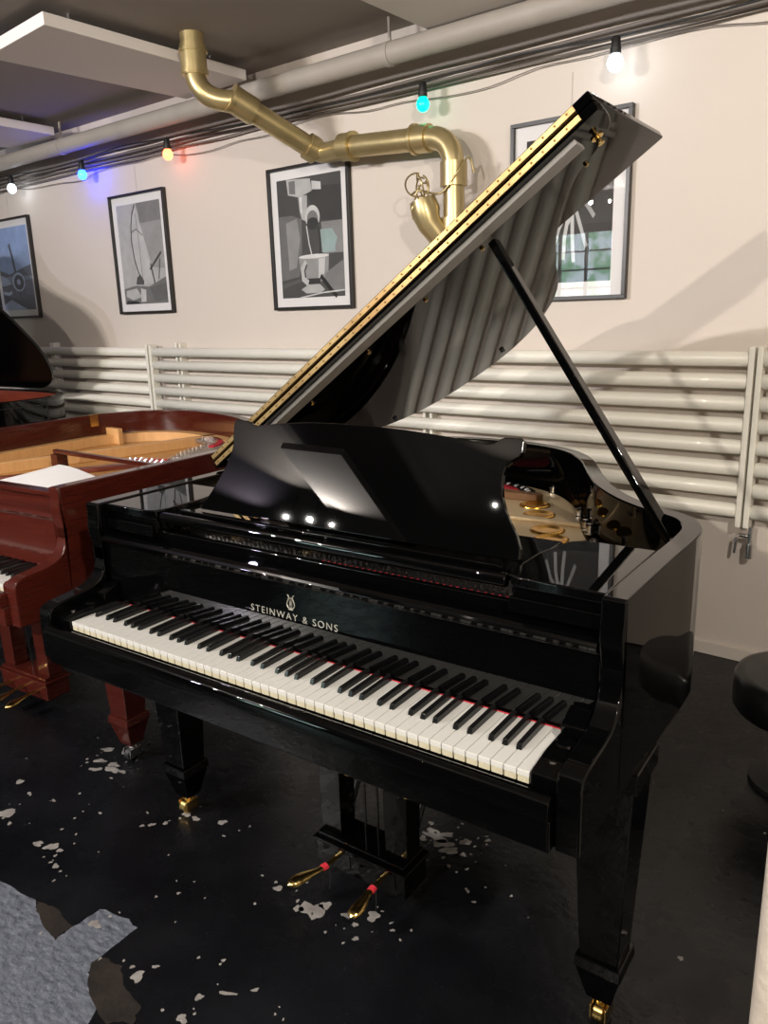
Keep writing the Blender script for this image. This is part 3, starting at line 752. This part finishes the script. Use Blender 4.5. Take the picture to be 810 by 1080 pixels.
R2 = tubes_between('tube_radiator', -2.705, .985, 'long white tube radiator on the wall behind the black grand piano', extra=(-2.47, -.52))
R3 = tubes_between('tube_radiator', 1.015, 1.42, 'white tube radiator cut off by the right edge of the photo', extra=())
for rr in (R1, R2, R3): rr['group'] = 'tube radiators along the back wall'
va = root('radiator_valve', 'small grey metal valve below the radiator joint at right', 'valve', Wp(1.0, 2.255, .53))
MB().tube([(.03, 0, .07), (.03, 0, .0)], .009, 12).tube([(.03, 0, .03), (-.01, 0, .03)], .008, 12).build('valve_body', M['chrome'], va)
MB().tube([(-.02, 0, .02), (-.024, 0, -.045)], .006, 10).tube([(.03, 0, 0), (.03, 0, -.06)], .014, 12).tube([(.03, 0, -.03), (.03, .075, -.03)], .008, 10).build('valve_stem', M['chrome'], va)

# ---------- ceiling pipe and cables along the wall
def wpath(ss, D, z): return [Wp(s_, D, z) for s_ in ss]
cp = MB().tube(wpath([-6.5, -3, 0, 2.6], 2.17, 2.572), .048, 24).build('ceiling_pipe', M['pipegrey'], None, smooth=60)
tag(cp, 'thick painted grey pipe running under the ceiling along the wall', 'pipe')
for s_ in (-3.35, -.62, 1.4):
    mb = MB(); c_ = Wp(s_, 2.17, 2.57)
    mb.tube([c_ + Vector((0, 0, .05)), c_ + Vector((0, 0, .149))], .008, 8); mb.lathe([(.052, -.012), (.052, .012)], c_, wd, 24)
    mb.build('pipe_clamp', M['pipegrey'], cp)
cab = []
rng = random.Random(3)
labels = ['topmost dark cable close under the grey ceiling pipe', 'second dark cable down below the grey ceiling pipe', 'third dark cable down, running along the top of the wall', 'lowest thick dark cable along the top of the wall']
for k, (D, z, r_) in enumerate(((2.295, 2.510, .009), (2.30, 2.482, .008), (2.305, 2.458, .007), (2.30, 2.434, .005))):
    pts = [Wp(-6.5 + .35 * i, D - .006 * abs(math.sin(i * 1.3 + k)), z + rng.uniform(-.006, .006)) for i in range(27)]
    o_ = MB().tube(cr(pts, 3), r_, 8).build('cable', M['cable'], None, smooth=60); tag(o_, labels[k], 'cable', 'cables under the ceiling pipe')
mb = MB()
pts = []
for i in range(38):
    s_ = -6.4 + .23 * i
    pts.append(Wp(s_, 2.31, 2.405 + .018 * math.sin(i * .9) + .01 * math.sin(i * 2.3)))
o_ = MB().tube(cr(pts, 3), .0022, 6).build('picture_wire', M['cable'], None, smooth=60); tag(o_, 'thin loose wire sagging along the wall just above the pictures', 'wire')

# ---------- string lights
sl = root('string_lights', 'black cord of coloured party bulbs strung along the top of the wall', 'string lights', Wp(-2, 2.25, 2.45), WA)
BS = [(-4.149, 2.428, 'white'), (-3.221, 2.410, 'blue'), (-2.313, 2.411, 'orange'), (-.475, 2.372, 'green'), (.417, 2.366, 'white')]
cols = {'white': ((.8, .9, 1, 1), 9), 'blue': ((.004, .02, 1, 1), 45), 'orange': ((1, .11, .035, 1), 9), 'green': ((.0, .60, .30, 1), 3.5)}
def loc_s(s_, D, z): return Vector((s_ + 2, D - 2.25, z - 2.45))
kp = []
xs_ = [-6.4, -5.3] + [b[0] for b in BS] + [1.4, 2.4]; zs_ = [2.47, 2.48] + [b[1] + .062 for b in BS] + [2.46, 2.47]
allp = []
for i in range(len(xs_) - 1):
    allp.append((xs_[i], zs_[i]))
    sag = .03 if i not in (4,) else .03
    allp.append(((xs_[i] * .5 + xs_[i + 1] * .5), (zs_[i] + zs_[i + 1]) / 2 + (.018 if i % 2 else -.012)))
allp.append((xs_[-1], zs_[-1]))
MB().tube(cr([loc_s(a_, 2.215, b_ + .004) for a_, b_ in allp], 6), .0045, 8).build('cord', M['rubber'], sl, smooth=60)
for s_, z, c_ in BS:
    p = loc_s(s_, 2.215, z)
    so = MB().lathe([(.012, .066), (.017, .06), (.018, .03), (.0205, .028), (.0205, .008), (.016, .004)], p, seg=18).build('socket', M['rubber'], sl)
    prof = [(.015, .008), (.020, .002), (.027, -.010), (.030, -.024), (.027, -.038), (.019, -.049), (.009, -.0545), (0, -.055)]
    col, st = cols[c_]
    bm_ = mat('bulb_' + c_, (col[0] * .8, col[1] * .8, col[2] * .8, 1), .3, emis=col, estr=st)
    b_o = MB().lathe(prof, p, seg=20).build('bulb', bm_, so, smooth=80); b_o['label'] = c_ + ' lit glass bulb'

# ---------- framed photographs
def frame_thing(s0, s1, z0, z1, label, shapes, bg, mount=.045, bar=.016):
    W_, H_ = s1 - s0, z1 - z0
    r = root('framed_photograph', label, 'picture', Wp((s0 + s1) / 2, 2.33, z0), WA, 'framed photographs on the back wall')
    h = W_ / 2; D0, D1 = -.030, -.001
    mb = MB()
    mb.box(-h, h, D0, D1, 0, bar); mb.box(-h, h, D0, D1, H_ - bar, H_); mb.box(-h, -h + bar, D0, D1, bar, H_ - bar); mb.box(h - bar, h, D0, D1, bar, H_ - bar)
    mb.build('frame', M['frame'], r, smooth=0, bevel=.0015)
    MB().box(-h + bar, h - bar, -.012, -.002, bar, H_ - bar).build('mount_board', M['mount'], r, smooth=0)
    x0, x1, zz0, zz1 = -h + bar + mount, h - bar - mount, bar + mount * 1.05, H_ - bar - mount * 1.05
    mats = [bg]; mb = MB().box(x0, x1, -.0130, -.0121, zz0, zz1, 0)
    for i, (poly, m_) in enumerate(shapes):
        if m_ not in mats: mats.append(m_)
        pp = [(x0 + u * (x1 - x0), zz0 + (1 - v) * (zz1 - zz0)) for u, v in poly]
        y_ = -.0131 - i * .00006
        mb.add([(a_, y_, b_) for a_, b_ in pp], [tuple(range(len(pp)))], mats.index(m_))
    mb.build('photo_print', mats, r, smooth=0)
    MB().box(-h + bar, h - bar, -.0205, -.0185, bar, H_ - bar).build('glass', M['glass'], r, smooth=0)
    MB().tube([(.0, -.004, H_ - .003), (0, -.004, H_ + .16)], .0009, 5).build('hanging_wire', M['hang'], r)
    return r
def ell(cx, cy, rx, ry, n=24, a0=0, a1=2 * PI): return [(cx + rx * math.cos(a0 + (a1 - a0) * k / n), cy + ry * math.sin(a0 + (a1 - a0) * k / n)) for k in range(n)]
def line(pts, w):
    P = [Vector((a_, b_)) for a_, b_ in pts]; L_, R_ = [], []
    for i, p in enumerate(P):
        t = (P[min(i + 1, len(P) - 1)] - P[max(i - 1, 0)]).normalized(); n_ = Vector((-t.y, t.x)) * w
        L_.append((p + n_)[:]); R_.append((p - n_)[:])
    return [tuple(q) for q in L_ + R_[::-1]]
BL = (.86, .93, 1.08)
# 1: small aircraft with a propeller
f1 = frame_thing(-4.76, -4.155, 1.49, 2.235, 'framed photo of a small propeller aircraft, leftmost picture on the wall', [
    ([(0, .52), (0, .50), (.3, .56), (1, .46), (1, 1), (0, 1)], grey(120, BL)),
    ([(.0, .60), (.5, .58), (1, .60), (1, .64), (0, .66)], grey(168, BL)),
    (line([(.40, .20), (.45, .34), (.50, .55)], .03), grey(96, BL)),
    (line([(.56, .72), (.57, .85), (.53, .95)], .022), grey(96, BL)),
    (ell(.56, .66, .20, .115), grey(214, BL)), (ell(.565, .665, .155, .092), grey(92, BL)), (ell(.56, .66, .06, .035), grey(206, BL)),
    ([(0, .56), (.2, .60), (.34, .68), (.05, .70), (0, .69)], grey(205, BL)),
    (line([(.02, .78), (.2, .80), (.3, .78)], .02), grey(225, BL)),
    ([(.0, .93), (.25, .87), (.55, .95), (.75, 1), (0, 1)], grey(216, BL)),
    ([(.45, .90), (.62, .85), (1, .84), (1, 1), (.75, 1)], grey(112, BL)),
    ([(.75, .66), (1, .64), (1, .82), (.78, .82)], grey(140, BL))], grey(190, (.82, .95, 1.2)))
# 2: sailing boat
f2 = frame_thing(-3.10, -2.512, 1.49, 2.243, 'framed photo of a tall sailing boat, second picture from the left', [
    ([(.46, .0), (1, 0), (1, .20), (.52, .22), (.5, .1)], grey(132)),
    ([(.52, .20), (1, .19), (1, .66), (.72, .64), (.60, .38)], grey(160)),
    ([(.43, .02), (.52, .20), (.62, .44), (.72, .74), (.70, .80), (.38, .80), (.34, .66), (.30, .42), (.31, .22)], grey(196)),
    (line([(.44, .01), (.36, .10), (.31, .22), (.29, .36), (.32, .55), (.38, .68), (.46, .78)], .011), grey(72)),
    (line([(.44, .10), (.46, .40), (.47, .80)], .006), grey(130)),
    (line([(.30, .28), (.42, .25), (.56, .32)], .006), grey(110)),
    ([(.30, .80), (.34, .73), (.42, .70), (.50, .77), (.48, .81)], grey(82)),
    ([(.0, .84), (.3, .81), (.6, .83), (1, .74), (1, 1), (0, 1)], grey(120)),
    ([(.05, .86), (.3, .84), (.42, .93), (.2, .96), (.04, .92)], grey(190)),
    ([(.40, .84), (.52, .86), (.5, .98), (.38, .98)], grey(205)),
    ([(.05, .96), (.3, .975), (.38, 1), (.02, 1)], grey(44)),
    (line([(.66, .66), (.80, .58), (.94, .50)], .014), grey(70)), (line([(.68, .60), (.74, .80)], .012), grey(70)), (line([(.90, .56), (.84, .76)], .01), grey(80)),
    ([(.62, .84), (1, .80), (1, .97), (.7, .98)], grey(104))], grey(186))
# 3: coffee machine pouring into a cup
f3 = frame_thing(-1.592, -1.006, 1.480, 2.222, 'framed black and white photo of coffee pouring into a cup, under the brass pipe', [
    ([(.42, .08), (1, .10), (1, .38), (.62, .36), (.52, .2)], grey(60)),
    ([(.0, .30), (.22, .30), (.38, .34), (.36, .6), (.3, .82), (.0, .85)], grey(112)),
    ([(.12, .36), (.30, .33), (.34, .50), (.26, .74), (.14, .76)], grey(150)),
    ([(.68, .38), (1, .38), (1, .64), (.70, .64)], grey(140)),
    ([(.66, .44), (.84, .44), (.92, .52), (.88, .58), (.88, .63), (.68, .63)], (grey(176, (.9, 1.02, 1.02)))),
    ([(.16, .0), (.54, .02), (.56, .12), (.36, .16), (.18, .13)], grey(190)),
    ([(.20, .02), (.30, .02), (.30, .13), (.20, .12)], grey(120)),
    ([(.56, .04), (.70, .06), (.70, .12), (.56, .11)], grey(214)),
    ([(.34, .15), (.48, .15), (.47, .30), (.44, .36), (.38, .34), (.35, .26)], grey(186)),
    ([(.36, .16), (.40, .16), (.39, .30), (.37, .28)], grey(230)),
    (ell(.55, .33, .115, .095), grey(206)), (ell(.55, .35, .085, .072), grey(120)), (ell(.55, .385, .09, .05), grey(52)),
    (line([(.45, .40), (.48, .55), (.52, .66)], .008), grey(220)), (line([(.64, .42), (.66, .54), (.64, .66)], .008), grey(24)),
    ([(.30, .66), (.78, .64), (.76, .80), (.66, .87), (.42, .87), (.33, .78)], grey(156)),
    (ell(.54, .655, .24, .018), grey(226)),
    ([(.62, .68), (.72, .67), (.70, .80), (.60, .85)], grey(210)),
    ([(.42, .84), (.64, .84), (.62, .90), (.44, .90)], grey(48)),
    (line([(.42, .70), (.35, .76), (.36, .84), (.44, .88)], .028), grey(200)), (line([(.43, .72), (.39, .77), (.40, .83)], .010), grey(60)),
    ([(.32, .93), (.44, .89), (.62, .89), (.70, .94), (.62, .965), (.40, .965)], grey(186)),
    ([(.0, .88), (.30, .84), (.34, .86), (.02, .92)], grey(92)),
    ([(.72, .80), (1, .70), (1, .95), (.86, .97), (.70, .84)], grey(128)),
    (line([(.64, .82), (.76, .92), (.88, 1.0)], .02), grey(22)),
    (line([(.3, 1.0), (.66, .965), (1, .95)], .006), grey(210))], grey(74))
# 4: pale hand against dark
f4 = frame_thing(-.078, .460, 1.480, 2.215, 'framed dark photo of a pale hand, largest picture, partly behind the open piano lid', [
    ([(0, 0), (1, 0), (1, .2), (.4, .25), (0, .15)], grey(44)),
    ([(.45, .15), (.60, .10), (.62, .45), (.52, .60), (.44, .5)], grey(200)),
    (line([(.50, .50), (.40, .62), (.34, .76)], .020), grey(190)), (line([(.52, .50), (.47, .68), (.46, .84)], .020), grey(206)),
    (line([(.55, .50), (.56, .70), (.58, .86)], .020), grey(206)), (line([(.58, .48), (.66, .64), (.72, .76)], .018), grey(186)),
    (line([(.60, .40), (.72, .48), (.80, .56)], .018), grey(170)),
    ([(.05, .92), (.4, .86), (1, .90), (1, 1), (.0, 1)], grey(30))], grey(62, (1.05, 1, .97)), mount=.055)

# ---------- brass coloured drain pipe
bpz = root('brass_pipe', 'gold painted drain pipe bending from the ceiling across and down the wall', 'pipe', (-1.315, 1.795, 0))
O_ = Vector((1.315, -1.795, 0))
def BPv(p): return Vector(p) + O_
S0 = Vector((-1.315, 1.795, 0)); E1 = Vector((-1.16, 1.90, 2.43))
J1 = Wp(-1.13, 2.17, 2.255); J2 = Wp(-.90, 2.17, 2.225); EL = Wp(-.42, 2.17, 2.195); DN = Wp(-.285, 2.17, 2.05)
R0 = .050
def seg_(pts, r, name, n=20):
    return MB().tube([BPv(p) for p in pts], r, n).build(name, M['bpipe'], bpz, smooth=60)
seg_([S0 + Vector((0, 0, ZC)), S0 + Vector((0, 0, 2.66))], .055, 'collar')
seg_([S0 + Vector((0, 0, 2.675)), S0 + Vector((0, 0, 2.545))], .060, 'collar')
seg_([S0 + Vector((0, 0, 2.655)), S0 + Vector((0, 0, 2.640))], .066, 'collar_ring'); seg_([S0 + Vector((0, 0, 2.565)), S0 + Vector((0, 0, 2.548))], .065, 'collar_ring')
dir1 = (J1 - E1).normalized()
elb = []
A_ = S0 + Vector((0, 0, 2.56)); Bc = S0 + Vector((0, 0, 2.43))
for k in range(13):
    u = k / 12; P1 = Bc + Vector((.01, 0, .0)); elb.append((1 - u) ** 2 * A_ + 2 * u * (1 - u) * P1 + u * u * E1)
seg_(elb, .048, 'elbow')
seg_([E1 - dir1 * .03, E1 + dir1 * .09], .062, 'socket_joint'); seg_([E1 - dir1 * .035, E1 - dir1 * .02], .067, 'collar_ring')
seg_([E1, J1], R0, 'pipe_run')
seg_([J1 - dir1 * .02, J1 + dir1 * .035], .064, 'socket_joint')
bend = []
J1b = J1 + dir1 * .02
for k in range(9):
    u = k / 8; P1 = J1 + dir1 * .08; bend.append((1 - u) ** 2 * J1b + 2 * u * (1 - u) * P1 + u * u * J2)
seg_(bend, .048, 'elbow')
d2 = (EL - J2).normalized()
seg_([J2 - d2 * .02, J2 + d2 * .05], .063, 'socket_joint'); seg_([J2 + d2 * .04, J2 + d2 * .055], .068, 'collar_ring')
seg_([J2, EL], R0, 'pipe_run')
seg_([EL - d2 * .07, EL + d2 * .01], .060, 'socket_joint'); seg_([EL - d2 * .075, EL - d2 * .06], .066, 'collar_ring')
el2 = []
for k in range(13):
    u = k / 12; P1 = Wp(-.285, 2.17, 2.19); el2.append((1 - u) ** 2 * EL + 2 * u * (1 - u) * P1 + u * u * DN)
seg_(el2, .049, 'elbow')
seg_([DN + Vector((0, 0, .03)), DN - Vector((0, 0, .07))], .060, 'socket_joint')
low = Wp(-.285, 2.17, 1.2)
seg_([DN, low], .047, 'pipe_run')
seg_([DN - Vector((0, 0, .20)), DN - Vector((0, 0, .42))], .060, 'socket_joint')
# open branch with a tangle of wire
br0 = Wp(-.290, 2.16, 1.70); br1 = Wp(-.37, 2.10, 1.83); br2 = Wp(-.395, 2.085, 1.93)
MB().tube([BPv(p) for p in (br0, br1, br1.lerp(br2, .5), br2)], [.045, .055, .066, .058], 20).build('branch', M['bpipe'], bpz, smooth=60)
mb = MB(); rng = random.Random(5)
for k in range(7):
    cx_ = br2 + Vector((rng.uniform(-.02, .02), rng.uniform(-.03, 0), rng.uniform(-.06, .06)))
    rr_ = rng.uniform(.03, .055); ax = Vector((rng.uniform(-1, 1), rng.uniform(-1, 1), rng.uniform(.1, 1))).normalized(); a_ = ax.orthogonal().normalized(); b2_ = ax.cross(a_)
    mb.tube([BPv(cx_ + (a_ * math.cos(t_) + b2_ * math.sin(t_)) * rr_) for t_ in [2 * PI * q / 18 for q in range(18)]], .004, 6)
mb.build('wire_tangle', M['bpipe'], bpz, smooth=60)
pt_ = cr([br2 + Vector((-.04, -.03, .02)), br2 + Vector((.02, -.05, .03)), DN + Vector((-.03, -.06, -.10)), DN + Vector((.05, -.05, -.02)), DN + Vector((.075, 0, .04)), DN + Vector((.09, .02, -.02))], 5)
MB().tube([BPv(p) for p in pt_], .005, 8).build('thin_wire', M['bpipe'], bpz, smooth=60)

# ---------- round stool at the right
st = root('round_stool', 'round black padded stool on the floor at the right edge', 'stool', (1.475, 1.43, 0))
MB().lathe([(0, .37), (.17, .368), (.192, .360), (.200, .345), (.200, .26), (.190, .245), (0, .245)], seg=48).build('cushion', M['satin'], st, smooth=50)
MB().lathe([(.135, 0), (.135, .015), (.06, .04), (.05, .245)], (0, 0, 0), seg=32).build('base', M['matte'], st)

# ============================================================ LIGHTS
def spot(loc, target, power, col=(1, .93, .84), size=1.9, r=.05, blend=.6, name='ceiling_spotlight', label='', fixture=True):
    l = bpy.data.lights.new(name + '_lamp', 'SPOT'); l.energy = power; l.color = col; l.spot_size = size; l.spot_blend = blend; l.shadow_soft_size = r
    o_ = bpy.data.objects.new(name + '_light', l); C.objects.link(o_); o_.location = loc
    d_ = (Vector(target) - Vector(loc)); o_.rotation_euler = d_.to_track_quat('-Z', 'Y').to_euler()
    if fixture:
        r_ = root('ceiling_spotlight', label, 'spotlight', (loc[0], loc[1], ZC), 0, 'ceiling spotlights behind the viewer')
        dn = d_.normalized(); p = Vector(loc) - Vector((loc[0], loc[1], ZC))
        MB().lathe([(.03, -.16), (.058, -.14), (.06, -.05), (.06, -.03)], p, dn, 24).build('lamp_can', M['matte'], r_)
        MB().tube([(0, 0, 0), p - dn * .12], .01, 8).build('stem', M['matte'], r_)
    return o_
L1 = 'left white ceiling spotlight behind the viewer, one of three close together'
spot((-2.42, -2.74, 2.52), (-.6, 2.0, .9), 150, (1, .95, .90), 2.4, .014, label='leftmost of the three clustered ceiling spotlights behind the viewer')
spot((-2.16, -2.72, 2.52), (.2, 2.0, .9), 150, (1, .95, .88), 2.4, .018, label='middle one of the three clustered ceiling spotlights behind the viewer')
spot((-1.96, -2.75, 2.52), (.9, 2.0, 1.0), 90, (1, .93, .85), 2.4, .012, label='rightmost of the three clustered ceiling spotlights behind the viewer')
spot((-.37, -2.15, 2.52), (.6, 1.6, 1.0), 50, (1, .92, .82), 2.4, .006, label='single small ceiling spotlight behind the viewer')
spot((.85, -3.3, 2.48), (1.0, 2.0, .8), 240, (1, .91, .80), 2.3, .03, label='right white ceiling spotlight far behind the viewer')
spot((2.5, -1.2, 2.5), (1.3, 2.3, .6), 170, (1, .92, .82), 2.3, .04, label='added fill spotlight near the right wall, out of view')  # fill lamp added to brighten the right part of the back wall
spot((-3.0, -3.2, 2.5), (-3.6, 2.4, 1.3), 120, (.80, .74, 1), 2.2, .05, label='added cool fill spotlight left of the clustered ones, out of view')  # fill lamp added to light the left wall with a lavender tint
w = bpy.data.worlds.new('world'); S.world = w; w.use_nodes = True
w.node_tree.nodes['Background'].inputs[0].default_value = (.6, .7, .85, 1); w.node_tree.nodes['Background'].inputs[1].default_value = .3

# ============================================================ CAMERA
cam = bpy.data.cameras.new('camera'); co = bpy.data.objects.new('camera', cam); C.objects.link(co)
yaw, pitch, roll = .6148, -.2505, .0301
f = Vector((-math.sin(yaw) * math.cos(pitch), math.cos(yaw) * math.cos(pitch), math.sin(pitch)))
r = f.cross(Vector((0, 0, 1))).normalized(); dwn = f.cross(r)
cr_, sr_ = math.cos(roll), math.sin(roll)
X = cr_ * r + sr_ * dwn; Dn = -sr_ * r + cr_ * dwn
co.matrix_world = Matrix(((X.x, -Dn.x, -f.x, 1.6818), (X.y, -Dn.y, -f.y, -1.0291), (X.z, -Dn.z, -f.z, 1.4539), (0, 0, 0, 1)))
cam.sensor_fit = 'HORIZONTAL'; cam.sensor_width = 36; cam.lens = 36 * 824.17 / 810; cam.clip_start = .02
S.camera = co
